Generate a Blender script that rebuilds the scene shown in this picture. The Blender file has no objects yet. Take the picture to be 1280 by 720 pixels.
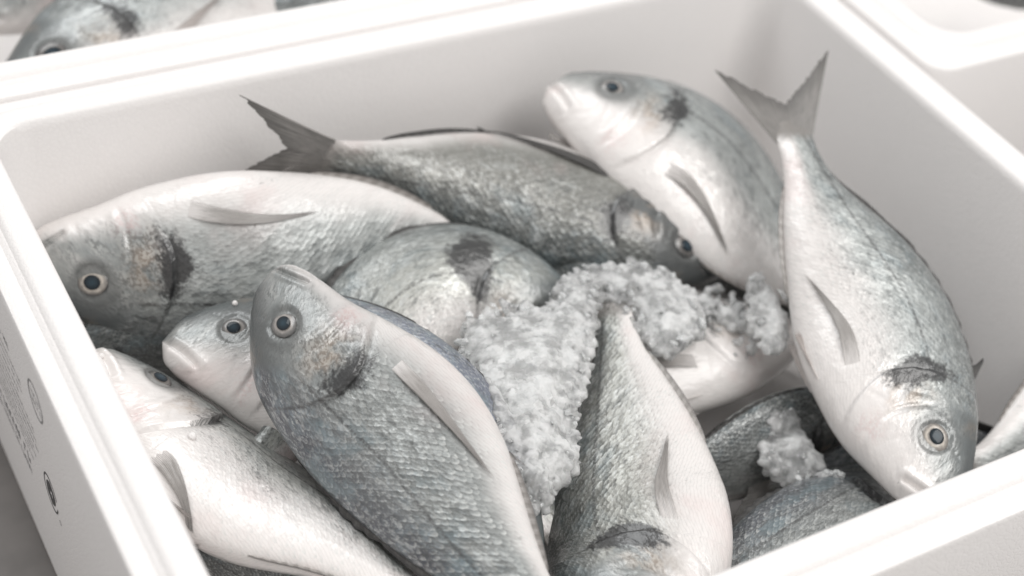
import bpy, bmesh, math, random
import numpy as np
from mathutils import Matrix, Vector, noise

sc = bpy.context.scene
col = sc.collection

# ------------------------------------------------------------------ camera
CAM = np.array([-0.14490114, -0.29387723, 0.53278008])
ROT = np.array([[0.86453566, -0.48753026, 0.12203416],      # rows: right, down, forward
                [-0.24878744, -0.62614184, -0.73895278],
                [0.43667253, 0.60849046, -0.66261336]])
FPX = 1957.0
cd = bpy.data.cameras.new('camera')
cam = bpy.data.objects.new('camera', cd)
col.objects.link(cam)
cam.matrix_world = Matrix([[*(ROT[0][i], -ROT[1][i], -ROT[2][i]), CAM[i]] for i in range(3)] + [[0, 0, 0, 1]])
cd.sensor_width = 36
cd.lens = FPX / 1280 * 36
cd.clip_start = 0.01
cd.clip_end = 50
cd.dof.use_dof = True
cd.dof.focus_distance = 0.80
cd.dof.aperture_fstop = 4.0
sc.camera = cam

# ------------------------------------------------------------------ light: soft market-hall light
w = bpy.data.worlds.new('World')
sc.world = w
w.use_nodes = True
w.node_tree.nodes['Background'].inputs[0].default_value = (1.0, 0.985, 0.975, 1)
w.node_tree.nodes['Background'].inputs[1].default_value = 0.58


def area(name, loc, target, size, power, colr=(1, 1, 1)):
    l = bpy.data.lights.new(name, 'AREA')
    l.shape = 'RECTANGLE'
    l.size, l.size_y = size
    l.energy = power
    l.color = colr
    o = bpy.data.objects.new(name, l)
    col.objects.link(o)
    o.location = loc
    o.rotation_euler = (Vector(target) - Vector(loc)).to_track_quat('-Z', 'Y').to_euler()
    return o


area('unseen_lamp', (0.75, -0.75, 1.75), (0.27, 0.2, 0), (1.5, 1.0), 26, (1, 0.985, 0.965))
area('unseen_lamp', (-0.1, 1.5, 1.9), (0.27, 0.2, 0), (1.6, 0.9), 19, (0.97, 0.99, 1))  # added behind, out of view, to brighten the back walls and corner
sc.view_settings.view_transform = 'Standard'
sc.view_settings.look = 'None'
sc.view_settings.exposure = 0.03
sc.view_settings.gamma = 1.0
sc.cycles.max_bounces = 8
sc.cycles.transparent_max_bounces = 12
sc.cycles.use_denoising = True


def at(px, py, z):
    """Point of the scene at height z seen at a place of the 1280 wide picture."""
    d = ROT.T @ np.array([(px - 640) / FPX, (py - 360) / FPX, 1.0])
    return CAM + d * ((z - CAM[2]) / d[2])


# ------------------------------------------------------------------ node helper
class G:
    def __init__(self, name):
        self.m = bpy.data.materials.new(name)
        self.m.use_nodes = True
        self.t = self.m.node_tree
        self.b = self.t.nodes['Principled BSDF']

    def node(self, typ, **kw):
        n = self.t.nodes.new(typ)
        for k, v in kw.items():
            setattr(n, k, v)
        return n

    def put(self, sock, v):
        if isinstance(v, bpy.types.NodeSocket):
            self.t.links.new(v, sock)
        else:
            sock.default_value = v

    def M(self, op, a, b=0.0, c=0.0, clamp=False):
        n = self.node('ShaderNodeMath', operation=op, use_clamp=clamp)
        self.put(n.inputs[0], a)
        self.put(n.inputs[1], b)
        if op in ('MULTIPLY_ADD', 'WRAP', 'COMPARE', 'SMOOTH_MIN', 'SMOOTH_MAX'):
            self.put(n.inputs[2], c)
        return n.outputs[0]

    def add(self, a, b): return self.M('ADD', a, b)
    def sub(self, a, b): return self.M('SUBTRACT', a, b)
    def mul(self, a, b): return self.M('MULTIPLY', a, b)

    def step(self, x, lo, hi, a=0.0, b=1.0):
        n = self.node('ShaderNodeMapRange', interpolation_type='SMOOTHSTEP')
        self.put(n.inputs[0], x)
        for i, v in zip((1, 2, 3, 4), (lo, hi, a, b)):
            self.put(n.inputs[i], v)
        return n.outputs[0]

    def mix(self, f, a, b, mode='MIX'):
        n = self.node('ShaderNodeMix', data_type='RGBA', blend_type=mode)
        self.put(n.inputs[0], f)
        for i, v in ((6, a), (7, b)):
            if isinstance(v, tuple) and len(v) == 3:
                v = (*v, 1)
            self.put(n.inputs[i], v)
        return n.outputs[2]

    def attr(self, name):
        n = self.node('ShaderNodeAttribute', attribute_name=name)
        return n

    def xyz(self, v):
        n = self.node('ShaderNodeSeparateXYZ')
        self.put(n.inputs[0], v)
        return n.outputs

    def vec(self, x, y, z=0.0):
        n = self.node('ShaderNodeCombineXYZ')
        for i, v in enumerate((x, y, z)):
            self.put(n.inputs[i], v)
        return n.outputs[0]

    def noise(self, vec, scale, detail=3.0, rough=0.55, dist=0.0):
        n = self.node('ShaderNodeTexNoise')
        self.put(n.inputs['Vector'], vec)
        n.inputs['Scale'].default_value = scale
        n.inputs['Detail'].default_value = detail
        n.inputs['Roughness'].default_value = rough
        n.inputs['Distortion'].default_value = dist
        return n.outputs[0]

    def bump(self, h, strength, dist, normal=None):
        n = self.node('ShaderNodeBump')
        n.inputs['Strength'].default_value = strength
        n.inputs['Distance'].default_value = dist
        self.put(n.inputs['Height'], h)
        if normal is not None:
            self.put(n.inputs['Normal'], normal)
        return n.outputs[0]

    def set(self, **kw):
        for k, v in kw.items():
            s = self.b.inputs[k.replace('_', ' ')]
            if isinstance(v, tuple) and len(v) == 3 and len(s.default_value) == 4:
                v = (*v, 1)
            self.put(s, v)
        return self


# ------------------------------------------------------------------ materials
def fish_material(name, dark=0.0, warm=0.0, blue=0.0, white=0.0, low=0.0, crisp=0.6):
    g = G(name)
    F = g.xyz(g.attr('fish').outputs['Vector'])          # s, y, v
    U = g.xyz(g.attr('scale_uv').outputs['Vector'])      # along, around, seed
    K = g.xyz(g.attr('marks').outputs['Vector'])         # spot, head, fade
    s, y, v = F
    spot, head, gold = K
    seedv = g.vec(g.add(U[0], g.mul(U[2], 3.1)), U[1], g.mul(U[2], 7.7))
    n_lo = g.noise(seedv, 6, 3)
    n_mid = g.noise(seedv, 26, 4, 0.6)
    n_hi = g.noise(seedv, 130, 3, 0.65)
    # ---- overlapping scales
    du, dv = 0.0118, 0.0152
    wob = g.noise(seedv, 48, 2, 0.5)
    uu = g.add(g.M('DIVIDE', U[0], du), g.mul(g.sub(wob, 0.5), 1.6))
    vv = g.add(g.M('DIVIDE', U[1], dv), g.mul(g.sub(wob, 0.5), 0.7))
    r0 = g.M('FLOOR', uu)

    def scale(off):
        r = g.sub(r0, float(off))
        a = g.sub(uu, r)                                       # 0..1 (+off)
        ofs = g.mul(g.M('MODULO', g.M('ABSOLUTE', r), 2.0), 0.5)
        q = g.add(vv, ofs)
        c = g.M('FLOOR', q)
        b = g.sub(g.sub(q, c), 0.5)
        b2 = g.mul(b, b)
        lim = g.sub(2.0, g.mul(b2, 4.2))
        inside = g.M('LESS_THAN', a, lim)
        t = g.M('DIVIDE', a, g.M('MAXIMUM', lim, 0.2))
        wn = g.node('ShaderNodeTexWhiteNoise', noise_dimensions='3D')
        g.put(wn.inputs['Vector'], g.vec(r, c, U[2]))
        return inside, t, b, wn.outputs[0]
    i1, t1, b1, w1 = scale(1)
    i0, t0, b0, w0 = scale(0)

    def pick(x1, x0):
        return g.add(g.mul(x1, i1), g.mul(x0, g.sub(1.0, i1)))
    t, b, rnd = pick(t1, t0), pick(b1, b0), pick(w1, w0)
    scaled = g.sub(1.0, head)                                   # scale strength
    edge = g.step(t, 0.55, 1.0)
    n_pat = g.noise(g.vec(g.mul(U[0], 0.6), U[1], g.mul(U[2], 5.0)), 15, 4, 0.6)
    n_str = g.noise(g.vec(g.mul(U[0], 0.35), U[1], g.mul(U[2], 9.0)), 75, 3, 0.6)
    vary = g.mul(g.step(n_pat, 0.34, 0.62, 0.25, 1.0), g.step(s, 0.28, 0.70, 0.45, 1.0))
    spark = g.noise(g.vec(g.mul(U[0], 0.45), U[1], U[2]), 210, 3, 0.75)
    # ---- colour from belly to back
    zone = g.add(v, g.mul(g.sub(n_lo, 0.5), 0.5))
    back = (0.080 - dark * .03, 0.090 - dark * .03, 0.090 - dark * .03 + blue * 0.030)
    flank = tuple(np.array((0.375, 0.395, 0.388)) * (1 - 0.45 * dark) + np.array((.03, .012, -.012)) * warm)
    flank = tuple(np.array(flank) * (1 + .35 * white))
    back = tuple(np.array(back) * (1 + 1.1 * white))
    belly = tuple(np.array((0.80, 0.765, 0.745)) * (1 - 0.15 * dark))
    c = g.mix(g.step(zone, -0.72 + white * 0.55 - low, -0.12 + white * 0.5 - low), belly, flank)
    c = g.mix(g.step(zone, 0.12, 0.95 + .25 * white), c, back)
    # blue sheen patches on the upper side
    sheen = g.mul(g.step(n_mid, 0.5, 0.68), g.step(zone, 0.1, 0.6))
    c = g.mix(g.mul(sheen, 0.22 + 0.33 * blue), c, (0.25, 0.31, 0.35))
    # scale pigment: darker pocket, pale free edge, each scale a little different
    dk = g.mul(g.mul(scaled, vary), g.step(zone, -0.95 + .5 * white, 0.1 + .3 * white))
    c = g.mix(g.mul(dk, g.mul(g.step(rnd, 0.25, 1.0), 0.5)), c, (0.09, 0.095, 0.09))
    c = g.mix(g.mul(dk, g.mul(g.sub(1.0, g.step(t, 0.0, 0.55)), crisp + .15)), c, (0.08, 0.085, 0.085))
    lite = g.mul(g.mul(g.mul(g.mul(edge, vary), scaled), g.step(rnd, 0.9, 0.15)), g.step(g.mul(b, b), 0.20, 0.04))
    c = g.mix(g.mul(lite, crisp + .12), c, (0.66, 0.67, 0.65))
    c = g.mix(g.mul(g.mul(g.step(spark, 0.52, 0.64), scaled), g.mul(g.step(n_pat, 0.62, 0.40, 0.25, 1.0), g.step(zone, -0.7, 0.0, 0.0, 0.6))), c, (0.60, 0.62, 0.61))  # sparkle of the scales painted into the colour as pale specks
    c = g.mix(g.mul(g.mul(g.step(spark, 0.49, 0.36), scaled), g.mul(g.step(n_pat, 0.40, 0.62, 0.35, 1.0), g.step(zone, -0.7, 0.0, 0.0, 0.6))), c, (0.08, 0.085, 0.085))
    # glint streaks painted into the colour: paler and darker runs of scales
    c = g.mix(g.mul(g.step(n_str, 0.54, 0.72), g.mul(scaled, g.step(zone, -0.8, 0.1, 0.0, 0.5))), c, (0.56, 0.58, 0.575))
    c = g.mix(g.mul(g.step(n_str, 0.46, 0.30), g.mul(scaled, g.step(zone, -0.6, 0.3, 0.05, 0.6))), c, (0.07, 0.078, 0.08))
    c = g.mix(g.mul(g.step(n_pat, 0.50, 0.68), g.step(zone, -0.3, 0.5, 0.0, 0.30 + 0.3 * blue)), c, (0.20, 0.27, 0.30))
    # rows of fine lengthwise lines
    row = g.M('ABSOLUTE', g.sub(g.M('FRACT', g.mul(vv, 2.0)), 0.5))
    c = g.mix(g.mul(g.mul(g.step(row, 0.3, 0.5), scaled), 0.14), c, (0.16, 0.14, 0.11))
    # lateral line
    ll = g.M('ABSOLUTE', g.sub(y, g.sub(0.075, g.mul(g.mul(g.sub(s, 0.35), g.sub(s, 0.35)), 0.14))))
    ll = g.mul(g.step(ll, 0.0055, 0.0012), g.mul(scaled, g.step(n_hi, 0.3, 0.6)))
    c = g.mix(g.mul(ll, 0.7), c, (0.05, 0.05, 0.05))
    # head skin: mottled silver grey with gold and rose tints
    hc = g.mix(g.step(g.add(g.mul(n_mid, .5), g.mul(n_lo, .5)), 0.35, 0.65), (0.25, 0.27, 0.268), (0.50, 0.505, 0.49))
    hc = g.mix(g.mul(g.mul(g.step(n_hi, 0.44, 0.62), g.step(n_mid, 0.35, 0.6)), 0.75), hc, (0.12, 0.128, 0.128))
    cheek = g.mul(g.mul(g.step(s, 0.19, 0.25), g.step(g.M('ABSOLUTE', g.add(y, 0.02)), 0.09, 0.03)), g.step(n_hi, 0.44, 0.56))
    hc = g.mix(g.mul(cheek, 0.6), hc, (0.085, 0.088, 0.088))
    hc = g.mix(g.step(zone, 0.15 + .1 * min(white, .8), 0.8 + .1 * min(white, .8)), hc, (0.10, 0.115, 0.118))
    hc = g.mix(g.step(g.add(v, g.mul(g.sub(n_mid, .5), .5)), 0.0 + .4 * white - 1.5 * low, -0.7 + .4 * white - 1.0 * low), hc, belly)
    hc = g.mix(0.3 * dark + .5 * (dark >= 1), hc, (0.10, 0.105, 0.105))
    c = g.mix(head, c, hc)
    gd = g.mul(gold, g.step(n_mid, 0.38, 0.6))
    c = g.mix(g.mul(gd, 0.30), c, (0.60, 0.44, 0.31))
    rose = g.mul(g.step(n_lo, 0.52, 0.75), g.step(v, 0.1, -0.6))
    c = g.mix(g.mul(rose, 0.3), c, (0.72, 0.52, 0.50))
    ge = g.sub(s, g.sub(0.315, g.mul(g.M('POWER', g.sub(y, 0.012), 2.0), 3.6)))
    gm = g.mul(g.step(g.M('ABSOLUTE', g.add(ge, g.mul(g.sub(n_mid, 0.5), 0.012))), 0.007, 0.001), g.mul(g.step(y, -0.08, -0.01), g.step(n_hi, 0.35, 0.55)))
    c = g.mix(g.mul(gm, 0.6), c, (0.05, 0.05, 0.05))
    pd = g.M('SQRT', g.add(g.M('POWER', g.sub(s, 0.215), 2.0), g.M('POWER', g.add(y, 0.085), 2.0)))
    c = g.mix(g.mul(g.step(g.add(pd, g.mul(g.sub(n_mid, 0.5), 0.05)), 0.040, 0.008), g.step(n_hi, 0.40, 0.62, 0.05, 0.34)), c, (0.60, 0.38, 0.37))
    # black shoulder spot, ragged
    n_sp = g.noise(seedv, 70, 4, 0.7)
    sp = g.step(g.add(spot, g.add(g.mul(g.sub(n_sp, 0.5), 1.9), g.mul(g.sub(n_pat, 0.5), 0.9))), 0.30, 0.86)
    c = g.mix(g.mul(sp, 0.93), c, (0.026, 0.026, 0.027))
    # skin runs into the tail fin
    c = g.mix(g.step(g.add(s, g.mul(g.sub(n_mid, 0.5), 0.05)), 0.955, 1.0), c, (0.25, 0.235, 0.22))
    # grey ring of skin round the eye
    er = g.M('SQRT', g.add(g.M('POWER', g.sub(s, EYE[0] + .007), 2.0), g.M('POWER', g.sub(y, EYE[1] + .005), 2.0)))
    c = g.mix(g.mul(g.step(g.add(er, g.mul(g.sub(n_mid, 0.5), 0.02)), 0.062, 0.040), 0.55), c, (0.10, 0.105, 0.103))
    # relief
    hgt = g.add(g.mul(g.mul(t, scaled), 1.0), g.mul(g.mul(b, g.sub(rnd, 0.5)), g.mul(scaled, 1.6)))
    hgt = g.add(hgt, g.mul(n_hi, 0.5))
    belly_soft = g.step(zone, -1.0, -0.2, 0.3, 1.0)
    n1 = g.bump(g.mul(hgt, belly_soft), 0.55 - .25 * min(white, 1), 0.0012)
    n2 = g.bump(n_mid, 0.25, 0.004, n1)
    g.set(Base_Color=c, Normal=n2,
          Roughness=g.add(g.mul(rnd, 0.14), 0.30),
          Metallic=g.mul(g.step(zone, -0.8, 0.2), 0.30),
          Coat_Weight=0.8, Coat_Roughness=0.09, Coat_Normal=g.bump(g.add(n_mid, g.mul(n_str, .5)), 0.22, 0.004))
    g.b.inputs['Specular IOR Level'].default_value = 0.5
    return g.m


def fin_material(name, c0, c1, tip, alpha=0.88, root=None, feather=0.0, coat=0.4, rough=0.36):
    g = G(name)
    R = g.xyz(g.attr('ray').outputs['Vector'])           # along, across, seed
    E = g.xyz(g.attr('rim').outputs['Vector'])           # distance to the side edges
    lines = g.M('ABSOLUTE', g.sub(g.M('FRACT', g.mul(R[1], 9.0)), 0.5))
    fine = g.M('ABSOLUTE', g.sub(g.M('FRACT', g.mul(R[1], 27.0)), 0.5))
    nz = g.noise(g.vec(g.mul(R[0], 2.0), g.mul(R[1], 9.0), R[2]), 2.4, 4, 0.6)
    nb = g.noise(g.vec(g.mul(R[0], 3.0), g.mul(R[1], 1.5), R[2]), 3.0, 3, 0.6)
    c = g.mix(g.step(lines, 0.08, 0.42), c0, c1)
    c = g.mix(g.mul(g.step(fine, 0.2, 0.5), 0.25), c, tip)
    c = g.mix(g.mul(g.step(nz, 0.4, 0.75), 0.6), c, c0)
    c = g.mix(g.mul(g.step(nb, 0.45, 0.7), 0.35), c, tip)
    c = g.mix(g.mul(g.step(g.add(R[0], g.mul(g.sub(nz, 0.5), 0.5)), 0.45, 1.0), 0.75), c, tip)
    if root:
        c = g.mix(g.step(g.add(R[0], g.mul(g.sub(nb, 0.5), 0.25)), 0.34, 0.02), c, root)
    al = g.step(lines, 0.0, 0.5, alpha, 1.0)
    if feather:
        al = g.mul(al, g.step(g.add(E[0], g.mul(g.sub(nz, 0.5), 0.25)), -0.02, feather))
        al = g.mul(al, g.step(g.add(R[0], g.mul(g.sub(nz, 0.5), 0.25)), 1.02, 0.80))
    h = g.add(lines, g.mul(nz, 0.5))
    g.set(Base_Color=c, Roughness=rough, Coat_Weight=coat, Coat_Roughness=0.15,
          Normal=g.bump(h, 0.6, 0.0009), Alpha=al)
    return g.m


FIN_GREY = fin_material('fin_grey', (0.30, 0.28, 0.262), (0.40, 0.378, 0.36), (0.17, 0.155, 0.145))
FIN_TAIL = fin_material('fin_tail', (0.20, 0.19, 0.18), (0.29, 0.275, 0.26), (0.10, 0.095, 0.09), 0.97)
FIN_BREAST = fin_material('fin_breast', (0.36, 0.338, 0.32), (0.48, 0.455, 0.435), (0.25, 0.232, 0.22), 0.8, (0.80, 0.765, 0.745), 0.30)
FIN_DARK = fin_material('fin_dark', (0.085, 0.083, 0.08), (0.115, 0.112, 0.108), (0.035, 0.034, 0.034), 0.95, coat=0.0, rough=0.6)
FIN_DARK.node_tree.nodes['Principled BSDF'].inputs['Specular IOR Level'].default_value = 0.25
FIN_PALE = fin_material('fin_pale', (0.46, 0.41, 0.385), (0.62, 0.575, 0.55), (0.32, 0.275, 0.255), 0.7, (0.7, 0.66, 0.64), 0.25)


def eye_material(name, ring, outer):
    g = G(name)
    E = g.xyz(g.attr('eye').outputs['Vector'])          # radius, angle cos, angle sin
    nz = g.noise(g.vec(E[1], E[2], E[0]), 2.6, 4, 0.6)
    r = g.add(E[0], g.mul(g.sub(nz, 0.5), 0.45))
    c = g.mix(g.step(r, 0.44, 0.62), (0.22, 0.20, 0.18), ring)
    c = g.mix(g.step(r, 0.62, 0.86), c, outer)
    c = g.mix(g.step(r, 0.88, 1.0), c, (0.05, 0.05, 0.05))
    c = g.mix(g.mul(g.step(nz, 0.45, 0.7), 0.55), c, (0.25, 0.235, 0.22))
    g.set(Base_Color=c, Roughness=0.3, Coat_Weight=0.8, Coat_Roughness=0.12)
    return g.m


IRIS = eye_material('eye_iris_pale', (0.55, 0.50, 0.44), (0.24, 0.22, 0.20))
IRIS_DARK = eye_material('eye_iris_dark', (0.16, 0.15, 0.14), (0.06, 0.06, 0.06))
IRIS_GREY = eye_material('eye_iris_grey', (0.34, 0.315, 0.295), (0.12, 0.118, 0.115))
g2 = G('eye_pupil')
E = g2.xyz(g2.attr('eye').outputs['Vector'])
g2.set(Base_Color=g2.mix(g2.step(E[0], 0.1, 0.95), (0.035, 0.055, 0.07), (0.02, 0.026, 0.032)), Roughness=0.15,
       Coat_Weight=0.35, Coat_Roughness=0.10)
g2.set(Coat_Weight=0.25, Coat_Roughness=0.05)
g2.b.inputs['Specular IOR Level'].default_value = 0.15
PUPIL = g2.m


def foam_material(name, tint):
    g = G(name)
    P = g.node('ShaderNodeTexCoord').outputs['Object']
    vo = g.node('ShaderNodeTexVoronoi', feature='DISTANCE_TO_EDGE')
    g.put(vo.inputs['Vector'], P)
    vo.inputs['Scale'].default_value = 330
    bead = g.step(vo.outputs['Distance'], 0.0, 0.16)
    lo = g.noise(P, 9, 4)
    hi = g.noise(P, 260, 2)
    c = g.mix(g.mul(g.sub(1.0, bead), 0.12), tint, tuple(x * 0.8 for x in tint))
    c = g.mix(g.mul(g.step(lo, 0.42, 0.8), 0.10), c, tuple(x * y for x, y in zip(tint, (0.86, 0.83, 0.80))))
    h = g.add(g.add(g.mul(bead, 0.5), g.mul(hi, 0.5)), g.mul(g.noise(P, 28, 3), 1.6))
    g.set(Base_Color=c, Roughness=0.75, Normal=g.bump(h, 0.26, 0.0008))
    g.b.inputs['Specular IOR Level'].default_value = 0.2
    return g.m


FOAM = foam_material('white_foam', (0.86, 0.836, 0.824))


def plain(name, c, rough=0.5, **kw):
    g = G(name)
    P = g.node('ShaderNodeTexCoord').outputs['Object']
    n = g.noise(P, 40, 4)
    g.set(Base_Color=g.mix(g.step(n, 0.3, 0.75), c, tuple(x * 0.82 for x in c)), Roughness=rough, **kw)
    return g.m


INK = plain('grey_print', (0.36, 0.36, 0.362), 0.6)
INK_DARK = plain('dark_print', (0.10, 0.10, 0.102), 0.6)
TABLE = plain('table_grey', (0.20, 0.185, 0.175), 0.45)


# ------------------------------------------------------------------ object helpers
def link(o, parent=None):
    col.objects.link(o)
    if parent is not None:
        o.parent = parent
    return o


def mesh_obj(name, verts, faces, mat, parent=None, smooth=True):
    me = bpy.data.meshes.new(name)
    me.from_pydata([tuple(map(float, v)) for v in verts], [], faces)
    me.update()
    if mat:
        me.materials.append(mat)
    if smooth:
        me.polygons.foreach_set('use_smooth', np.ones(len(me.polygons), bool))
    return link(bpy.data.objects.new(name, me), parent)


def grid_mesh(name, V, mat, parent=None, wrap=False, attrs=None):
    """V: (n, m, 3) array of points."""
    n, m = V.shape[:2]
    idx = np.arange(n * m).reshape(n, m)
    a, b = idx[:-1], idx[1:]
    if wrap:
        q = np.stack([a, b, np.roll(b, -1, 1), np.roll(a, -1, 1)], -1).reshape(-1, 4)
    else:
        q = np.stack([a[:, :-1], b[:, :-1], b[:, 1:], a[:, 1:]], -1).reshape(-1, 4)
    me = bpy.data.meshes.new(name)
    me.vertices.add(n * m)
    me.vertices.foreach_set('co', V.reshape(-1).astype(np.float32))
    me.loops.add(q.size)
    me.loops.foreach_set('vertex_index', q.reshape(-1).astype(np.int32))
    me.polygons.add(len(q))
    me.polygons.foreach_set('loop_start', np.arange(0, q.size, 4, dtype=np.int32))
    me.polygons.foreach_set('loop_total', np.full(len(q), 4, np.int32))
    me.update(calc_edges=True)
    me.polygons.foreach_set('use_smooth', np.ones(len(q), bool))
    for k, A in (attrs or {}).items():
        at_ = me.attributes.new(k, 'FLOAT_VECTOR', 'POINT')
        at_.data.foreach_set('vector', A.reshape(-1).astype(np.float32))
    me.materials.append(mat)
    me.validate()
    return link(bpy.data.objects.new(name, me), parent)


def tag(o, label, cat, group=None, kind=None):
    o['label'] = label
    o['category'] = cat
    if group:
        o['group'] = group
    if kind:
        o['kind'] = kind
    return o


def empty(name, loc):
    e = bpy.data.objects.new(name, None)
    e.empty_display_size = 0.02
    e.location = loc
    return link(e)


# ------------------------------------------------------------------ fish
def pchip(xs, ys, x):
    """monotone-ish smooth interpolation"""
    xs, ys = np.array(xs, float), np.array(ys, float)
    m = np.gradient(ys, xs)
    i = np.clip(np.searchsorted(xs, x) - 1, 0, len(xs) - 2)
    h = xs[i + 1] - xs[i]
    t = np.clip((x - xs[i]) / h, 0, 1)
    return ((2 * t**3 - 3 * t**2 + 1) * ys[i] + (t**3 - 2 * t**2 + t) * h * m[i]
            + (-2 * t**3 + 3 * t**2) * ys[i + 1] + (t**3 - t**2) * h * m[i + 1])


PS = [0, .015, .04, .08, .14, .21, .29, .37, .46, .57, .68, .78, .87, .94, 1.0]
PD = [0, .052, .083, .112, .143, .169, .189, .200, .197, .176, .140, .098, .060, .046, .046]
PV = [0, .034, .055, .076, .102, .130, .152, .168, .172, .156, .122, .084, .054, .044, .044]
PW = [0, .026, .042, .058, .075, .089, .095, .096, .091, .078, .059, .041, .027, .019, .011]

EYE = (.140, .026, .0330)


def sstep(x, a, b):
    t = np.clip((x - a) / (b - a), 0, 1)
    return t * t * (3 - 2 * t)


class Spine:
    def __init__(self, pts, side, roll, bend=0.0):
        P = np.array([at(*p) for p in pts])
        t = np.linspace(0, 1, len(P))
        d = np.r_[0, np.cumsum(np.linalg.norm(np.diff(P, axis=0), axis=1))]
        d /= d[-1]
        # natural smooth interpolation, resampled by length
        tt = np.linspace(0, 1, 400)
        Q = np.stack([pchip(d, P[:, k], tt) for k in range(3)], 1)
        for _ in range(60):
            Q[1:-1] = 0.25 * Q[:-2] + 0.5 * Q[1:-1] + 0.25 * Q[2:]
        L = np.r_[0, np.cumsum(np.linalg.norm(np.diff(Q, axis=0), axis=1))]
        self.L = L[-1]
        uu = np.linspace(0, 1, 400)
        self.Q = np.stack([np.interp(uu, L / L[-1], Q[:, k]) for k in range(3)], 1)
        T = np.gradient(self.Q, axis=0)
        T /= np.linalg.norm(T, axis=1)[:, None]
        ref = CAM - self.Q.mean(0)
        N = ref[None] - (T @ ref)[:, None] * T
        N /= np.linalg.norm(N, axis=1)[:, None]
        D = np.cross(N, T) * (1 if side == 'L' else -1)
        rr = roll if isinstance(roll, (tuple, list)) else (roll, roll)
        r = np.radians(np.interp(np.linspace(0, 1, 400), np.linspace(0, 1, len(rr)), rr))[:, None]
        self.N = N * np.cos(r) + D * np.sin(r)
        self.D = D * np.cos(r) - N * np.sin(r)
        self.T = T
        self.bend = bend

    def frame(self, s):
        s = np.asarray(s, float)
        x = np.clip(s, 0, 1)
        u = np.linspace(0, 1, 400)
        f = lambda A: np.stack([np.interp(x, u, A[:, k]) for k in range(3)], -1)
        P, T, N, D = f(self.Q), f(self.T), f(self.N), f(self.D)
        ex = np.maximum(s - 1, 0)[..., None] * self.L
        P = P + T * ex + N * (ex * ex / self.L) * self.bend
        return P, T, N, D

    def pos(self, s, y, z):
        """s along, y towards the back, z towards the seen flank, in body lengths"""
        P, T, N, D = self.frame(s)
        return P + self.L * (np.asarray(y)[..., None] * D + np.asarray(z)[..., None] * N)


class Shape:
    def __init__(self, deep=1.0, thick=1.0, belly=1.0):
        self.k, self.wk, self.bk = deep, thick, belly

    def hd(self, s): return pchip(PS, PD, s) * (self.k + (1 - self.k) * sstep(s, .75, 1))
    def hv(self, s): return pchip(PS, PV, s) * self.bk * (self.k + (1 - self.k) * sstep(s, .75, 1))
    def w(self, s): return pchip(PS, PW, s) * self.wk

    def head_relief(self, s, y):
        k = self.k
        y = y / k
        d = np.zeros_like(s)
        # gill cover edge
        xe = .315 - 3.6 * (y - .012)**2
        q = s - xe
        m = sstep(y, -.145, -.10) * (1 - sstep(y, .085, .125))
        step_ = np.where(q < 0, np.exp(np.minimum(q, 0) / .06), 0) * .0085 - np.where(q >= 0, np.exp(-np.maximum(q, 0) / .012), 0) * .0050
        d += step_ * m
        # cheek fold in front of it
        xp = .225 - 3.2 * (y + .02)**2
        d += -.0042 * np.exp(-((s - xp) / .0060)**2) * sstep(y, -.12, -.09) * (1 - sstep(y, .02, .06))
        d += .0028 * np.exp(-((s - xp + .015) / .010)**2) * sstep(y, -.12, -.09) * (1 - sstep(y, .02, .06))
        # eye socket
        r = np.hypot(s - EYE[0], y - EYE[1])
        d += .0014 * np.exp(-((r - EYE[2] * 1.3) / .014)**2)
        d += -.0030 * np.exp(-((r - EYE[2] * .98) / .0060)**2)
        d += -.0030 * (r < EYE[2])
        # mouth
        mx = np.clip(s, 0, .088)
        my = -.030 - .30 * mx - 1.6 * mx**2
        dist = np.hypot(s - mx, y - my)
        d += -.0105 * np.exp(-(dist / .0052)**2) + .0044 * np.exp(-((dist - .014) / .008)**2)
        # upper jaw bone plate
        px, py = .085, -.068
        d += .0030 * np.exp(-(((s - px) / .028)**2 + ((y - py - .35 * (s - px)) / .013)**2))
        d += -.0040 * np.exp(-(((s - px + .004) / .030)**2 + ((y - py + .016 - .35 * (s - px)) / .0045)**2))
        # loose wrinkles between cheek and gill cover
        for a0, b0, sl, ln, dp in ((.262, -.055, .9, .030, .0030), (.275, -.02, -.5, .022, .0022), (.248, .03, .6, .026, .0022), (.17, -.05, .2, .03, .0016)):
            u_ = (s - a0) + sl * (y - b0)
            w_ = (y - b0) - sl * (s - a0)
            d += -dp * np.exp(-(u_ / .005)**2 - (w_ / ln)**2)
        # nostrils
        for nx, ny in ((.086, .052), (.096, .050)):
            d += -.004 * np.exp(-(np.hypot(s - nx, y - ny) / .0035)**2)
        return d

    def zsurf(self, s, y):
        h = np.where(y >= 0, self.hd(s), self.hv(s))
        y = y + .026 * (1 - sstep(s, 0.0, .20))
        c = np.clip(y / np.maximum(h, 1e-5), -1, 1)
        return self.w(s) * np.sqrt(np.maximum(1 - c * c, 0))**1.08


NFISH = [0]


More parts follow.
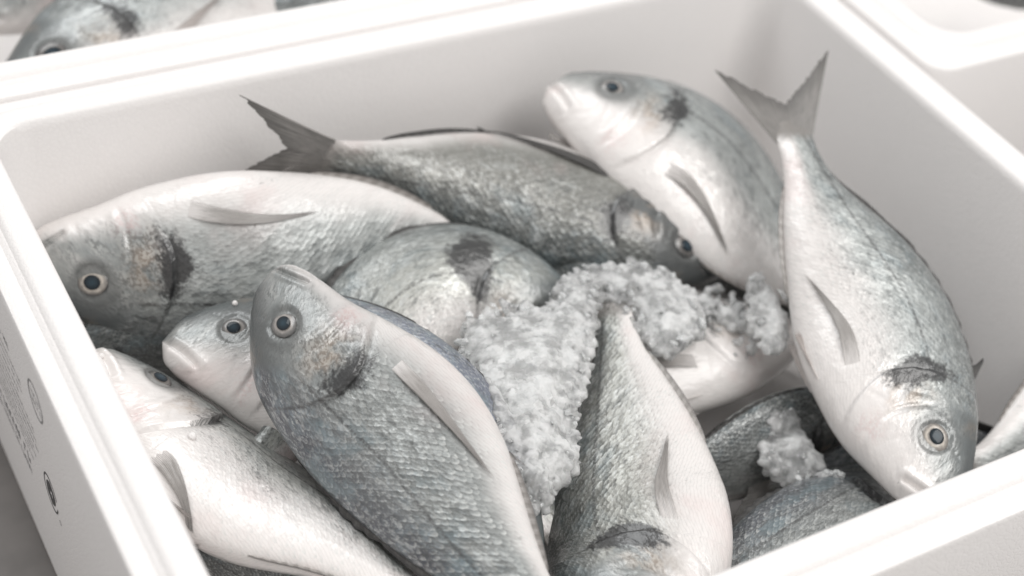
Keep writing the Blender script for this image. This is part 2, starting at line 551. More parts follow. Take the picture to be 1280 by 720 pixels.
def blade(name, sp, pts, mat, parent, thick=0.0007, seed=0.0, rays=14):
    """Fin sheet with thickness from an (n, m, 3) grid of points, rays running along n."""
    n, m = pts.shape[:2]
    a = np.linspace(0, 1, n)[:, None] + np.zeros((1, m))
    b = np.linspace(0, 1, m)[None] + np.zeros((n, 1))
    t1 = np.gradient(pts, axis=0)
    t2 = np.gradient(pts, axis=1)
    nr = np.cross(t1, t2)
    nr /= np.maximum(np.linalg.norm(nr, axis=2), 1e-9)[..., None]
    ridge = np.abs(np.sin(b * rays * math.pi)) * (1 - 0.5 * a)
    up = pts + nr * (thick * (0.35 + 0.9 * ridge))[..., None]
    dn = pts - nr * (thick * 0.35)
    V = np.concatenate([up, dn[:, ::-1]], 1)
    A = np.concatenate([a, a[:, ::-1]], 1)
    B = np.concatenate([b, b[:, ::-1]], 1) * rays / 9.0
    at_ = np.stack([A, B, np.full_like(A, seed)], -1)
    e = 1 - np.abs(np.linspace(-1, 1, m))[None] + np.zeros((n, 1))
    e = np.concatenate([e, e], 1)
    return grid_mesh(name, V, mat, parent, wrap=True, attrs={'ray': at_, 'rim': np.stack([e, e, e], -1)})


def make_fish(label, pts, side, roll, mat, deep=1.0, thick=1.0, belly=1.0, res=1.0, group='gilthead breams piled in the open foam box',
              pect=(-10, 1.0), fin=None, spot=1.0, bend=0.0, dorsal=1.0, tailfan=1.0, spot_at=(.312, .040), pfin=None, spines=0.0, pelvic=True, tskew=0.0, tlen=1.0, pbase=-.088, iris=None, eye=1.0, tailmat=None):
    NFISH[0] += 1
    seed = NFISH[0] * 1.37
    rg = random.Random(NFISH[0])
    sp = Spine(pts, side, roll, bend)
    sh = Shape(deep, thick, belly)
    base = sp.Q.mean(0)
    root = empty('sea_bream', base)
    tag(root, label, 'fish', group)
    inv = -base

    ns, nt = int(210 * res), int(132 * res)
    s = np.linspace(0, 1, ns)
    s = np.where(s < .5, s * .72, .36 + (s - .5) * 1.28)     # finer over the head
    s = s / s[-1] * 1.03
    s[1:4] = (.0012, .0035, .0065)
    th = np.linspace(0, 2 * math.pi, nt, endpoint=False)
    S = s[:, None] + 0 * th[None]
    TH = th[None] + 0 * s[:, None]
    hd, hv, ww = sh.hd(S.clip(0, 1)), sh.hv(S.clip(0, 1)), sh.w(S.clip(0, 1)) * (1 - sstep(S, .93, 1.03) * .97)
    cy, sy = np.cos(TH), np.sin(TH)
    Y = np.where(cy >= 0, hd, hv) * cy - .026 * (1 - sstep(S, 0.0, .20))
    Z = ww * np.sign(sy) * np.abs(sy)**1.08
    # fuller belly
    rel = sh.head_relief(S, Y) * sstep(np.abs(sy), .12, .45)
    rel = rel * sstep(S, 0.0, .02)
    Z = Z + np.sign(sy) * rel
    # slow unevenness of a soft body
    un = np.array([[noise.noise(Vector((a * 7, math.cos(b) * 1.6 + seed, math.sin(b) * 1.6))) for b in th[::6]] for a in s[::6]])
    un = np.repeat(np.repeat(un, 6, 0), 6, 1)[:ns, :nt]
    for _ in range(6):
        un = (un + np.roll(un, 1, 1) + np.roll(un, -1, 1)) / 3
        un[1:-1] = (un[:-2] + un[1:-1] + un[2:]) / 3
    Z = Z + np.sign(sy) * un * .004 * np.abs(sy) * sstep(S, .2, .4) * (1 - sstep(S, .8, 1))
    V = sp.pos(S, Y, Z) + inv
    vv = cy
    # around-coordinate measured on the shape itself
    ring = np.stack([Y, Z], -1)
    seg = np.linalg.norm(np.diff(ring, axis=1), axis=2)
    arc = np.concatenate([np.zeros((ns, 1)), np.cumsum(seg, 1)], 1)
    half = arc[:, nt // 2:nt // 2 + 1]
    arc = np.where(TH <= math.pi, arc, 2 * half - arc)
    marksY = Y / deep
    xe = .315 - 3.6 * (marksY - .012)**2
    head = 1 - sstep(S - xe, -.012, .012)
    head = np.where(marksY > .06, np.maximum(1 - sstep(S - (.325 - 1.25 * (marksY - .0)), -.03, .03), 0) , head)
    sr = np.hypot((S - spot_at[0] + .25 * np.abs(marksY - spot_at[1])) / .031, (marksY - spot_at[1]) / .062)
    sp_m = spot * np.clip(1.25 - sr * .72, 0, 1.15)
    gold = np.exp(-(((S - .25) / .035)**2 + ((marksY - .0) / .055)**2)) + .8 * np.exp(-(((S - .13) / .02)**2 + ((marksY - .12) / .02)**2))
    gold = gold.clip(0, 1)
    body = grid_mesh('body', V, mat, root, wrap=True, attrs={
        'fish': np.stack([S, marksY, vv], -1),
        'scale_uv': np.stack([S, arc, np.full_like(S, seed)], -1),
        'marks': np.stack([sp_m, head, gold], -1)})
    body.data.flip_normals() if side == 'L' else None

    fin = fin or FIN_GREY
    # ---- tail fin
    na, nb = 26, 61
    a = np.linspace(0, 1, na)[:, None]
    b = np.linspace(-1, 1, nb)[None]
    jag = np.array([rg.uniform(-.004, .004) for _ in range(nb)])[None]
    Lb = tlen * (.092 + .118 * np.abs(b)**1.3 + jag) * (1 + 0 * a)
    ss = .978 + a * Lb
    yy = b * (.0455 + (.122 * np.abs(b)**.3 * a) * tailfan) + tskew * a**1.3
    zz = .004 * np.sin(b * 3 + seed) * a
    blade('tail_fin', sp, sp.pos(ss, yy, zz + 0 * ss) + inv, tailmat or (FIN_DARK if fin is FIN_DARK else FIN_TAIL), root, 0.0012, seed, 22)
    # ---- back fin, mostly folded down, spines showing
    nn = 70
    q = np.linspace(.27, .90, nn)
    prof = np.sin(np.clip((q - .27) / .63, 0, 1) * math.pi)**.35 * (.022 - .008 * (q - .27) / .6) * dorsal
    saw = np.abs(((q - .27) * 24) % 1 - .15) * .008 * (q < .60)
    prof = np.maximum(prof - saw, .002)
    if spines:
        prof = prof + spines * np.exp(-((q - .33) / .012)**2)
    prof = prof * np.array([.8 + .5 * noise.noise(Vector((x * 9, seed, 0))) for x in q])
    a = np.linspace(0, 1, 8)
    A, Qs = np.meshgrid(a, q)
    hh = sh.hd(Qs) - .004
    pp = prof[:, None] * A
    lean = .55
    # leans to the far flank a little
    V3 = sp.pos(Qs + A * prof[:, None] * .9, hh + pp * .85, -pp * lean * .35)
    blade('dorsal_fin', sp, np.swapaxes(V3, 0, 1) + inv, FIN_DARK, root, 0.0006, seed + 1, 24)
    # ---- anal fin
    q = np.linspace(.60, .86, 40)
    prof = np.sin(np.clip((q - .60) / .26, 0, 1) * math.pi)**.4 * .014
    A, Qs = np.meshgrid(np.linspace(0, 1, 6), q)
    V3 = sp.pos(Qs + A * prof[:, None] * .9, -(sh.hv(Qs) - .003) - prof[:, None] * A * .8, prof[:, None] * A * .2)
    blade('anal_fin', sp, np.swapaxes(V3, 0, 1) + inv, fin, root, 0.0005, seed + 2, 12)
    # ---- breast fins (pectoral pair) lying along the flanks, pelvic pair under the belly
    ang0, ln = pect
    for sg in (1, -1):
        an = math.radians(ang0 if sg > 0 else -12)
        n, m = 30, 17
        a = np.linspace(0, 1, n)[:, None]
        b = np.linspace(-1, 1, m)[None]
        wd = .016 * (1 - a)**.55 * (1 + .35 * np.sin(np.clip(a * 1.3, 0, 1) * math.pi)) * (1 - .45 * a) * np.sqrt(np.clip(a / .10 + .25, 0, 1)) + .0006
        along = a * .33 * ln
        off = b * wd + .006 * np.sin(a * math.pi)
        S2 = .318 + along * math.cos(an) - off * math.sin(an)
        Y2 = (pbase + along * math.sin(an) + off * math.cos(an)) * deep
        lift = -.008 + .015 * sstep(a, -.05, .30) + .003 * np.sin(a * math.pi)
        Z2 = (sh.zsurf(S2, Y2) + lift * (ln * .6 + .4)) * sg
        blade('pectoral_fin', sp, sp.pos(S2, Y2, Z2) + inv, pfin or (FIN_DARK if fin is FIN_DARK else FIN_BREAST), root, 0.0005, seed + 3 + sg, 13)
        if not pelvic:
            continue
        a = np.linspace(0, 1, 18)[:, None]
        b = np.linspace(-1, 1, 11)[None]
        S2 = .34 + a * .15 + 0 * b
        Y2 = -(sh.hv(S2)) * (.93 + .05 * b) + .004 - .018 * a
        Z2 = (.018 + .016 * b * (1 - a) + .014 * a) * sg + 0 * a
        Z2 = np.where(np.abs(Z2) < .002, .002 * sg, Z2)
        blade('pelvic_fin', sp, sp.pos(S2, Y2, Z2) + inv, FIN_PALE if fin is not FIN_DARK else FIN_GREY, root, 0.0006, seed + 6 + sg, 8)
    # ---- eyes
    for sg in (1, -1):
        ey = EYE[1] * deep
        e0 = np.array([EYE[0]]), np.array([ey])
        z0 = sh.zsurf(*e0)[0] - .002
        dz_s = (sh.zsurf(e0[0] + .03, e0[1]) - sh.zsurf(e0[0] - .03, e0[1]))[0] / .06
        dz_y = (sh.zsurf(e0[0], e0[1] + .02) - sh.zsurf(e0[0], e0[1] - .02))[0] / .04

        ER = EYE[2] * eye
        tx, ty, ox, oy = (rg.uniform(-.10, .10), rg.uniform(.02, .22), rg.uniform(-.004, .001), rg.uniform(-.002, .003))

        def dome(rad, height, zoff, n=14, m=36, ox=0.0, oy=0.0, el=1.0):
            r = np.linspace(0, 1, n)[:, None]
            p = np.linspace(0, 2 * math.pi, m, endpoint=False)[None]
            xs = EYE[0] + ox + rad * r * np.cos(p) * el
            ys = ey + oy + rad * r * np.sin(p) * (2 - el)
            zz = z0 + (xs - EYE[0]) * (dz_s + tx) + (ys - ey) * (dz_y * .8 + ty) + height * np.sqrt(np.maximum(1 - (r * .97)**2, 0)) + zoff + 0 * p
            V = sp.pos(xs, ys, zz * sg) + inv
            return V, np.stack([r + 0 * p, np.cos(p) * r + seed, np.sin(p) * r], -1)
        V, A = dome(ER * .98, .009 * eye, -.0045, el=1.06)
        e = grid_mesh('eye', V, iris or IRIS, root, wrap=True, attrs={'eye': A})
        V, A = dome(ER * .53, .0030, .0049 * eye - .0006, ox=ox, oy=oy, el=1.07)
        pu = grid_mesh('pupil', V, PUPIL, e, wrap=True, attrs={'eye': A})
    return root, sp


# ------------------------------------------------------------------ foam boxes
W_IN, D_IN = 0.54, 0.4153
LIP, RIM, LEDGE = 0.015, 0.028, 0.0052
DEPTH, HEIGHT = 0.165, 0.200


def rrect(x0, y0, x1, y1, r, n=10):
    P = []
    for cx, cy, a0 in ((x1 - r, y1 - r, 0), (x0 + r, y1 - r, 90), (x0 + r, y0 + r, 180), (x1 - r, y0 + r, 270)):
        for i in range(n + 1):
            a = math.radians(a0 + 90 * i / n)
            P.append((cx + r * math.cos(a), cy + r * math.sin(a)))
    return P


def foam_box(ox, oy, oz, label):
    """open box; (ox, oy, oz) is the near left corner of the opening at rim height"""
    root = empty('foam_box', (ox + W_IN / 2, oy + D_IN / 2, oz - HEIGHT))
    tag(root, label, 'fish box', 'white foam fish boxes')
    L = []

    def ring(g, z, r):                # g: offset outwards from the opening
        L.append([(x - W_IN / 2, y - D_IN / 2, z + HEIGHT) for x, y in rrect(-g, -g, W_IN + g, D_IN + g, max(r, 0.002))])
    ring(-0.014, -DEPTH, 0.012)       # floor edge
    ring(-0.011, -DEPTH + .008, 0.016)
    ring(-0.0015, -0.006, 0.024)
    ring(-0.0006, -0.0018, 0.0245)
    ring(0.0012, -0.0002, 0.025)
    ring(0.003, 0.0, 0.026)
    ring(LIP - .004, 0.0, 0.034)
    ring(LIP - .0015, -0.0008, 0.036)
    ring(LIP, -0.003, 0.037)
    ring(LIP + .0008, -LEDGE + .002, 0.037)
    ring(LIP + .003, -LEDGE, 0.038)
    ring(RIM - .003, -LEDGE, 0.018)
    ring(RIM - .001, -LEDGE - .0008, 0.018)
    ring(RIM, -LEDGE - .003, 0.018)
    ring(RIM - .004, -HEIGHT + .012, 0.018)
    ring(RIM - .010, -HEIGHT + .006, 0.018)
    ring(RIM - .012, -HEIGHT, 0.018)
    n = len(L[0])
    verts = [p for l in L for p in l]
    faces = []
    for i in range(len(L) - 1):
        for j in range(n):
            k = (j + 1) % n
            faces.append((i * n + j, i * n + k, (i + 1) * n + k, (i + 1) * n + j))
    faces.append(tuple(range(n)))
    faces.append(tuple((len(L) - 1) * n + j for j in reversed(range(n))))
    o = mesh_obj('box_body', verts, faces, FOAM, root)
    bm = bmesh.new()
    bm.from_mesh(o.data)
    bmesh.ops.recalc_face_normals(bm, faces=bm.faces)
    bm.to_mesh(o.data)
    bm.free()
    o.data.set_sharp_from_angle(angle=math.radians(40))
    return root


def wall_x(z):
    return -RIM + .004 * (-z - LEDGE - .003) / (HEIGHT - LEDGE - .015) - .0002


def strokes(rects):
    '''rects: y to the right as read from outside (minus y), z up; thin raised ink'''
    V, F = [], []
    for quad in rects:
        k = len(V)
        V += [(wall_x(z) - W_IN / 2, y - D_IN / 2, z + HEIGHT) for y, z in quad]
        F.append(tuple(range(k, k + len(quad))))
    return V, F


def print_marks(root):
    rg = random.Random(5)

    def line(y0, y1, z, h):
        out = []
        y = y0
        while y > y1:
            for _ in range(rg.randint(2, 9)):
                w_ = h * rg.uniform(.35, .6)
                k = rg.random()
                st = h * .16
                out.append([(y, z), (y - st, z), (y - st, z + h), (y, z + h)])
                if k > .3:
                    out.append([(y - w_, z), (y - w_ - st, z), (y - w_ - st, z + h * rg.choice((.6, 1))), (y - w_, z + h * .6)])
                if k < .7:
                    zz = z + h * rg.choice((0, .42, .84))
                    out.append([(y - st, zz), (y - w_, zz), (y - w_, zz + h * .15), (y - st, zz + h * .15)])
                y -= w_ + h * .34
                if y < y1:
                    break
            y -= h * .5
        return out
    R = []
    for y1, z, h in ((.290, -.0455, .0046), (.275, -.0540, .0028), (.275, -.0600, .0028), (.283, -.0670, .0028), (.259, -.0740, .0030), (.257, -.0800, .0030),
                     (.257, -.0860, .0030), (.265, -.0920, .0026), (.262, -.0970, .0026), (.274, -.1020, .0026), (.270, -.1070, .0026), (.2815, -.1200, .0070), (.2815, -.1290, .0050)):
        R += line(.395, y1, z, h)
    mesh_obj('printed_text', *strokes(R), INK, root, smooth=False)

    def ring(cy, cz, r0, r1, a0=0, a1=360, n=48):
        out = []
        for i in range(n):
            a, b = (math.radians(a0 + (a1 - a0) * (i + q) / n) for q in (0, 1))
            out.append([(cy - r0 * math.cos(a), cz + r0 * math.sin(a)), (cy - r1 * math.cos(a), cz + r1 * math.sin(a)),
                        (cy - r1 * math.cos(b), cz + r1 * math.sin(b)), (cy - r0 * math.cos(b), cz + r0 * math.sin(b))])
        return out
    cy, cz = .2440, -.0365
    R = ring(cy, cz, .0104, .0116) + line(cy + .007, cy - .006, cz + .0012, .0034) + line(cy + .0065, cy - .006, cz - .0045, .0034)
    mesh_obj('printed_ring', *strokes(R), INK, root, smooth=False)
    cy, cz = .2385, -.0990
    R = ring(cy, cz, .0102, .0114, 20, 350)
    R += ring(cy, cz, .0020, .0072, 100, 235, 16) + [[(cy + .001, cz + .0088), (cy + .001, cz + .0005), (cy - .0052, cz + .0045)]]
    R += ring(cy, cz, .0030, .0072, 280, 415, 16) + [[(cy - .001, cz - .0088), (cy - .001, cz - .0005), (cy + .0052, cz - .0045)]]
    R += ring(cy - .0128, cz - .0095, .0010, .0015, 0, 360, 14)
    mesh_obj('recycling_mark', *strokes(R), INK_DARK, root, smooth=False)


# table under the boxes
tv = [(-3, -3, -HEIGHT - .002), (3.5, -3, -HEIGHT - .002), (3.5, 4, -HEIGHT - .002), (-3, 4, -HEIGHT - .002)]
tb = mesh_obj('table_surface', tv, [(0, 1, 2, 3)], TABLE, smooth=False)
tb['kind'] = 'structure'

main_box = foam_box(0, 0, 0, 'large open white foam box full of silver fish and ice in the centre')
print_marks(main_box)
back_box = foam_box(-0.005, D_IN + 2 * RIM + .003, 0, 'blurred white foam box with pale fish touching the far rim')
side_box = foam_box(W_IN + 2 * RIM + .006, 0.306, 0, 'blurred white foam box at the upper right, only its near corner showing')

# ------------------------------------------------------------------ the catch
M_MAIN = fish_material('bream_blue', dark=0.58, blue=0.75, low=0.22, crisp=0.85)
M_TEAL = fish_material('bream_teal', blue=1.0, white=0.8, low=0.5)
M_SILVER = fish_material('bream_silver', dark=0.0, blue=0.1, white=0.45, low=0.36)
M_IVORY = fish_material('bream_ivory', white=1.0, warm=1.0)
M_PALE = fish_material('bream_pale', dark=0.0, white=0.75)
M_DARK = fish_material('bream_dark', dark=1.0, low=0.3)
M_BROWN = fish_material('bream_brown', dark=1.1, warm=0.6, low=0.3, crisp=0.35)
M_GAP_SHADE = fish_material('bream_gap_shade', dark=1.5, low=2.0)  # shade of the deep gaps put into the skin colour of buried fish
M_WHITE = fish_material('bream_white', white=1.05, warm=.6)
M_WARM = fish_material('bream_warm', dark=0.2, warm=1.0, white=0.25)

FISH = [
    # label, axis points (px, py, z), dorsal side, roll, material, options
    dict(label='silver bream on its side behind the left rim, round pale eye at the rim',
         pts=[(31, 336, -0.082), (187, 324, -0.075), (322, 322, -0.070), (472, 296, -0.070), (613, 305, -0.088)],
         side='R', roll=9, deep=1.05, mat=M_SILVER, eye=.92, pelvic=False, pbase=-.112, pect=(7, .85), spot_at=(.322, .005), spot=1.2),
    dict(label='dark slender looking bream along the back wall with its forked tail at the left',
         pts=[(911, 339, -0.093), (797, 293, -0.076), (663, 244, -0.063), (515, 209, -0.046), (400, 196, -0.030)],
         side='L', roll=(-30, -30, -28, -22, -5, 30), deep=0.82, tskew=-.012, tailfan=.55, tlen=1.12, tailmat=FIN_TAIL, iris=IRIS_DARK, eye=.85, mat=M_BROWN, fin=FIN_DARK),
    dict(label='white bellied bream in the back right corner, snout against the back wall',
         pts=[(691, 101, -0.024), (782, 165, -0.038), (860, 214, -0.053), (948, 308, -0.080), (1078, 416, -0.100)],
         side='L', roll=42, deep=1.18, mat=M_PALE, eye=.9, iris=IRIS_GREY, pect=(-4, 1.0), spot_at=(.312, .065)),
    dict(label='big pale bream standing head down along the right wall with raised forked tail',
         pts=[(1191, 637, -0.079), (1122, 522, -0.068), (1083, 399, -0.050), (1021, 260, -0.018), (990, 164, 0.002)],
         side='R', roll=(22, 22, 22, 22, 20, 18), deep=1.06, mat=M_PALE, eye=.95, iris=IRIS, spines=.05, tskew=.006, tailfan=.82, tlen=1.08, pect=(-3, 1.0), spot_at=(.312, .045), spot=1.5),
    dict(label='blue grey bream in the middle of the heap, head up left, scales in sharp focus',
         pts=[(328, 348, -0.023), (406, 442, -0.035), (502, 538, -0.048), (594, 660, -0.054), (711, 809, -0.052)],
         side='R', roll=-1, deep=0.93, mat=M_MAIN, pect=(0, 1.05), iris=IRIS_GREY, eye=.86, pelvic=False, spot_at=(.312, .0)),
    dict(label='white headed bream peeping out left of the blue grey bream, mouth closed',
         pts=[(208, 415, -0.069), (325, 456, -0.080), (459, 496, -0.083), (585, 570, -0.091), (706, 664, -0.099)],
         side='L', roll=27, deep=1.08, mat=M_WARM, iris=IRIS_GREY, eye=.85),
    dict(label='pale pinkish bream beside the left rim, belly turned up, speckled back',
         pts=[(119, 437, -0.073), (204, 548, -0.093), (284, 618, -0.095), (421, 686, -0.084), (568, 776, -0.078)],
         side='L', roll=54, deep=0.92, mat=M_WHITE, spot=.7, iris=IRIS_DARK, eye=.85, pect=(-16, .6), pbase=-.125),
    dict(label='bream pointing head down at the front rim, ice covering its tail',
         pts=[(753, 855, -0.083), (809, 725, -0.085), (797, 621, -0.088), (784, 493, -0.076), (765, 384, -0.066)],
         side='L', roll=8, deep=1.07, mat=M_WARM, pect=(-4, .9), pbase=-.06, spot_at=(.312, .03), bend=-3.0, tlen=.4, tailfan=.15, pelvic=False, spot=1.7),
    dict(label='bream with a large black shoulder spot half buried under the ice behind the middle',
         pts=[(722, 470, -0.110), (655, 412, -0.104), (580, 388, -0.096), (460, 455, -0.092), (315, 590, -0.092)],
         side='R', roll=0, deep=1.0, mat=M_IVORY, spot=1.5, spot_at=(.33, .10), dorsal=1.4),
    dict(label='bream of which only a blue green strip of back shows under the middle fish',
         pts=[(673, 720, -0.085), (582, 629, -0.081), (505, 534, -0.074), (424, 436, -0.074), (333, 356, -0.080)],
         side='R', roll=-12, deep=1.00, mat=M_TEAL, dorsal=.4),
    dict(label='white bellied bream right of the ice, grey breast fin folded back',
         pts=[(981, 404, -0.110), (930, 435, -0.107), (893, 442, -0.106), (734, 462, -0.112), (539, 540, -0.122)],
         side='R', roll=43, deep=1.01, mat=M_PALE, pect=(-4, .85)),
    dict(label='blue grey bream lying along the front wall at lower right, mostly behind the rim',
         pts=[(1168, 614, -0.130), (1109, 650, -0.123), (1051, 683, -0.107), (941, 742, -0.101), (811, 843, -0.103)],
         side='R', roll=22, deep=0.90, mat=M_MAIN, fin=FIN_DARK),
    dict(label='dark bream deep in the gap between the front fish and the right fish',
         pts=[(1080, 520, -.125), (980, 550, -.12), (880, 590, -.12), (780, 630, -.125)],
         side='R', roll=-45, mat=M_DARK, fin=FIN_DARK),
    dict(label='silver bream in the lower right corner, mostly hidden behind the big right fish',
         pts=[(1500, 405, -.10), (1430, 450, -.098), (1350, 498, -.095), (1280, 540, -.095), (1215, 590, -.10)],
         side='L', roll=20, mat=M_SILVER),
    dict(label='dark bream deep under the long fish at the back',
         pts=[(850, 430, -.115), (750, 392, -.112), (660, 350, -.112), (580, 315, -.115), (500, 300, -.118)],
         side='R', roll=-45, mat=M_GAP_SHADE, fin=FIN_DARK),
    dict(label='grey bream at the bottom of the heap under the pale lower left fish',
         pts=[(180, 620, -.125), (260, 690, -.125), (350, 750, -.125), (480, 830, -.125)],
         side='L', roll=-45, mat=M_GAP_SHADE, fin=FIN_DARK, res=.6),
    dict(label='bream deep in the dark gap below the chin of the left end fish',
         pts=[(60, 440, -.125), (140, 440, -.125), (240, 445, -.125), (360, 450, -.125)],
         side='L', roll=-45, mat=M_GAP_SHADE, fin=FIN_DARK, res=.6),
    dict(label='small piece of grey bream in the dip at the right under the pale right fish',
         pts=[(1300, 600, -.13), (1180, 600, -.13), (1080, 600, -.13), (960, 610, -.13)],
         side='R', roll=0, mat=M_MAIN, res=.6),
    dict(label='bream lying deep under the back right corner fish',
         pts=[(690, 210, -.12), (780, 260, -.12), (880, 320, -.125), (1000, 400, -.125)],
         side='L', roll=-45, mat=M_GAP_SHADE, fin=FIN_DARK, res=.6),
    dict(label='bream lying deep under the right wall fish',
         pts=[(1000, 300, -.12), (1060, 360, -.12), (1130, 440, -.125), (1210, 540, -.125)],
         side='L', roll=-45, mat=M_GAP_SHADE, fin=FIN_DARK, res=.6),
]
ROOTS = []
for f in FISH:
    r, sp = make_fish(**f)
    ROOTS.append(r)

# fish of the neighbouring boxes
BG = 'blurred breams in the neighbouring boxes'
for f in [
    dict(label='blurred pale bream nearest the far rim, pinkish breast fin spread',
         pts=[(-10, 128, -.058), (70, 102, -.053), (180, 58, -.050), (310, 2, -.05), (430, -45, -.058)], side='L', roll=25, mat=M_PALE, res=.6, iris=IRIS_DARK, pect=(20, .8), pfin=FIN_PALE),
    dict(label='blurred silver bream behind the pale one at the top left corner',
         pts=[(-60, 10, -.05), (30, -15, -.045), (130, -40, -.045), (260, -75, -.05), (370, -110, -.055)], side='L', roll=15, mat=M_SILVER, res=.6),
    dict(label='blurred grey bream lying at the far end of the box behind',
         pts=[(640, -45, -.052), (540, -18, -.05), (440, 16, -.052), (355, 24, -.054), (285, 10, -.054)], tlen=.5, side='R', roll=0, mat=M_DARK, res=.6),
    dict(label='blurred dark bream just visible inside the box at the upper right',
         pts=[(1180, -62, -.03), (1250, -47, -.03), (1330, -52, -.03), (1420, -65, -.03)], side='R', roll=0, mat=M_DARK, res=.6),
]:
    make_fish(group=BG, **f)


# ------------------------------------------------------------------ crushed ice
from mathutils.bvhtree import BVHTree
bpy.context.view_layer.update()


def bvh_of(roots):
    vs, fs, k = [], [], 0
    for r in roots:
        for ch in r.children:
            me = ch.data
            co = np.empty(len(me.vertices) * 3, np.float32)
            me.vertices.foreach_get('co', co)
            co = co.reshape(-1, 3) + np.array(r.location)
            q = np.empty(len(me.polygons) * 4, np.int32)
            me.polygons.foreach_get('vertices', q)
            vs.append(co)
            fs.append(q.reshape(-1, 4) + k)
            k += len(co)
    return BVHTree.FromPolygons(np.concatenate(vs).tolist(), np.concatenate(fs).tolist())


TREE = bvh_of(ROOTS)


def ice_material():
    g = G('crushed_ice')
    P = g.node('ShaderNodeTexCoord').outputs['Object']
    n1 = g.noise(P, 75, 4, 0.6)
    n2 = g.noise(P, 420, 3, 0.65)
    vo = g.node('ShaderNodeTexVoronoi', feature='F1')
    g.put(vo.inputs['Vector'], g.vec(*[g.add(a, g.mul(g.sub(n2, .5), .0025)) for a in g.xyz(P)]))
    vo.inputs['Scale'].default_value = 260
    f = g.xyz(vo.outputs['Color'])
    g.set(Base_Color=g.mix(f[0], (0.76, 0.77, 0.767), (0.85, 0.852, 0.847)),
          Roughness=g.step(n2, 0.3, 0.7, 0.04, 0.26), IOR=1.31,
          Transmission_Weight=g.step(g.add(g.mul(f[2], .12), n1), 0.42, 0.72, 0.25, 0.70),
          Subsurface_Weight=1.0, Subsurface_Radius=(1.0, 1.0, 1.0), Subsurface_Scale=0.012,
          Normal=g.bump(g.add(g.mul(n2, .5), g.mul(f[1], .2)), 0.4, 0.0010))
    c = G('clear_ice')
    P = c.node('ShaderNodeTexCoord').outputs['Object']
    n1 = c.noise(P, 300, 3, 0.6)
    c.set(Base_Color=(0.95, 0.96, 0.96), Roughness=c.step(n1, 0.35, 0.65, 0.03, 0.35), IOR=1.31, Transmission_Weight=0.55,
          Normal=c.bump(n1, 0.3, 0.0008))
    return g.m, c.m


ICE, CLEAR_ICE = ice_material()


def inside(poly, x, y):
    c = False
    j = len(poly) - 1
    for i in range(len(poly)):
        (xi, yi), (xj, yj) = poly[i], poly[j]
        if (yi > y) != (yj > y) and x < (xj - xi) * (y - yi) / (yj - yi) + xi:
            c = not c
        j = i
    return c


def edge_dist(poly, x, y):
    d = 1e9
    for i in range(len(poly)):
        a, b = np.array(poly[i - 1], float), np.array(poly[i], float)
        p = np.array((x, y))
        t = np.clip(np.dot(p - a, b - a) / np.dot(b - a, b - a), 0, 1)
        d = min(d, np.hypot(*(p - a - t * (b - a))))
    return d


bmI = bmesh.new()
bmesh.ops.create_icosphere(bmI, subdivisions=1, radius=1)
IV = np.array([v.co[:] for v in bmI.verts])
IF = np.array([[v.index for v in f.verts] for f in bmI.faces])
bmI.free()


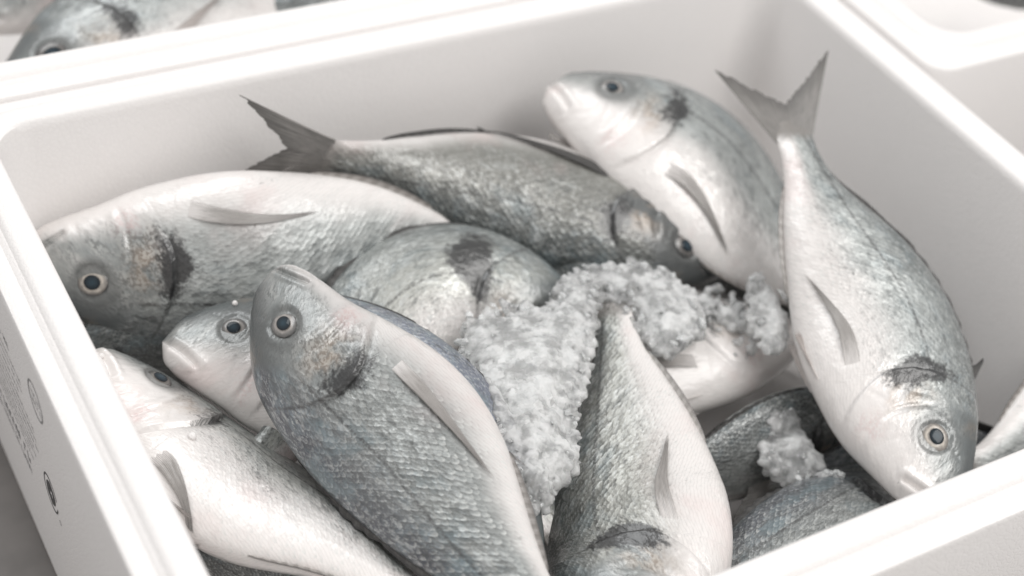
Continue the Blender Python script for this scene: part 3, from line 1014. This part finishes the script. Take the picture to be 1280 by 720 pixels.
def ice_pile(label, poly, ztop, bulge, count, size=(.0015, .0062), seed=1, vox=.0009):
    rg = np.random.default_rng(seed)
    xs = [p[0] for p in poly]
    ys = [p[1] for p in poly]
    V, F, k = [], [], 0
    CV, CF, ck = [], [], 0
    tries = 0
    made = 0
    while made < count and tries < count * 8:
        tries += 1
        px, py = rg.uniform(min(xs) - 22, max(xs) + 22), rg.uniform(min(ys) - 22, max(ys) + 22)
        ins = inside(poly, px, py)
        ed = edge_dist(poly, px, py) * (1 if ins else -1)
        if ed < -13 or (ed < 6 and rg.random() > .5 * math.exp(min(ed, 0) / 8)):
            continue
        top = ztop + bulge * min(1.0, max(ed, 0) / 45) + .003 * noise.noise(Vector((px * .035, py * .035, seed)))
        x, y, _ = at(px, py, top)
        hit = TREE.ray_cast(Vector((x, y, .2)), Vector((0, 0, -1)))
        base = hit[0].z if hit[0] is not None else -DEPTH
        r = size[0] + (size[1] - size[0]) * rg.random()**1.8
        if ed < 12:
            r *= .72
        if base > top:
            if base - top > .012:
                continue
            z = base + min(r, .0022) * .3
            r = min(r, .0022)
        else:
            lo = max(base, top - .016)
            z = lo + (top - lo) * rg.random()**.35 - r * .8
        if (z > top - .004 or base > top) and rg.random() < (.22 if ed < 5 else .012):
            # a clear chip on the surface
            R, _ = np.linalg.qr(rg.normal(size=(3, 3)))
            v = IV * (1 + rg.uniform(-.3, .3, (len(IV), 1)))
            v = (v * (r * rg.uniform(.4, 1.3, 3))) @ R.T + np.array([x, y, z + r * .4])
            CV.append(v)
            CF.append(IF + ck)
            ck += len(v)
            made += 1
            continue
        R = rg.normal(size=(3, 3))
        R, _ = np.linalg.qr(R)
        sc_ = r * rg.uniform(.6, 1.35, 3)
        v = IV * (1 + rg.uniform(-.30, .30, (len(IV), 1)))
        v = (v * sc_) @ R.T + np.array([x, y, z])
        lid = max(top, base + .0012) + .0010 * noise.noise(Vector((x * 300, y * 300, seed)))
        v[:, 2] = np.where(v[:, 2] > lid, lid + (v[:, 2] - lid) * .28, v[:, 2])
        V.append(v)
        F.append(IF + k)
        k += len(v)
        made += 1
    o = mesh_obj('crushed_ice', np.concatenate(V), np.concatenate(F).tolist(), ICE)
    md = o.modifiers.new('melt', 'REMESH')
    md.mode = 'VOXEL'
    md.voxel_size = vox
    md2 = o.modifiers.new('soften', 'SMOOTH')
    md2.factor = .5
    md2.iterations = 4
    dg = bpy.context.evaluated_depsgraph_get()
    me = bpy.data.meshes.new_from_object(o.evaluated_get(dg))
    o.modifiers.clear()
    me.polygons.foreach_set('use_smooth', np.ones(len(me.polygons), bool))
    if CV:
        bm = bmesh.new()
        bm.from_mesh(me)
        nv = [bm.verts.new(p) for p in np.concatenate(CV)]
        for f in np.concatenate(CF):
            q = bm.faces.new([nv[i] for i in f])
            q.material_index = 1
            q.smooth = False
        bm.to_mesh(me)
        bm.free()
        me.materials.append(CLEAR_ICE)
    o.data = me
    tag(o, label, 'ice', 'clumps of crushed ice on the fish', 'stuff')
    return o


ice_pile('large clump of wet crushed ice between the blue grey fish and the front fish',
         [(592, 398), (640, 385), (690, 385), (712, 348), (742, 350), (738, 400), (728, 440), (718, 490), (708, 525), (716, 560), (692, 588), (672, 622), (648, 600), (622, 560), (604, 510), (584, 440)],
         -.056, .009, 6500, seed=3)
ice_pile('crushed ice clump behind the tail end of the front fish',
         [(722, 346), (740, 336), (790, 332), (830, 345), (860, 368), (872, 400), (835, 422), (812, 412), (790, 378), (760, 352)],
         -.062, .009, 2600, seed=4)
ice_pile('thin crushed ice strewn over the back of the white bellied fish',
         [(850, 372), (900, 356), (945, 392), (935, 425), (890, 388)], -.078, .005, 150, seed=5)
ice_pile('crushed ice packed against the belly of the big right fish',
         [(950, 342), (985, 355), (990, 408), (966, 418), (946, 388)], -.062, .010, 520, seed=6)
ice_pile('grey crushed ice lying deep in the gap left of the right fish head',
         [(962, 532), (1002, 522), (1046, 562), (1056, 594), (1000, 584), (966, 562)], -.100, .008, 900, seed=7)

# loose foam beads
for px, py, lab in ((240, 547, 'white foam bead stuck on the flank of the pale lower left fish'),
                    (128, 446, 'tiny white foam bead in the gap beside the left rim'),
                    (294, 381, 'tiny white foam bead above the eye of the white headed fish')):
    p = at(px, py, -.05)
    d = Vector(p - CAM).normalized()
    hit = TREE.ray_cast(Vector(CAM), d)
    if hit[0] is None:
        continue
    bm = bmesh.new()
    bmesh.ops.create_icosphere(bm, subdivisions=3, radius=.0021 if px == 240 else .0015)
    for v in bm.verts:
        v.co *= 1 + .08 * noise.noise(v.co * 900)
    me = bpy.data.meshes.new('foam_bead')
    bm.to_mesh(me)
    bm.free()
    me.materials.append(FOAM)
    o = link(bpy.data.objects.new('foam_bead', me))
    o.location = hit[0] + hit[1] * .001
    tag(o, lab, 'bead', 'loose foam beads')
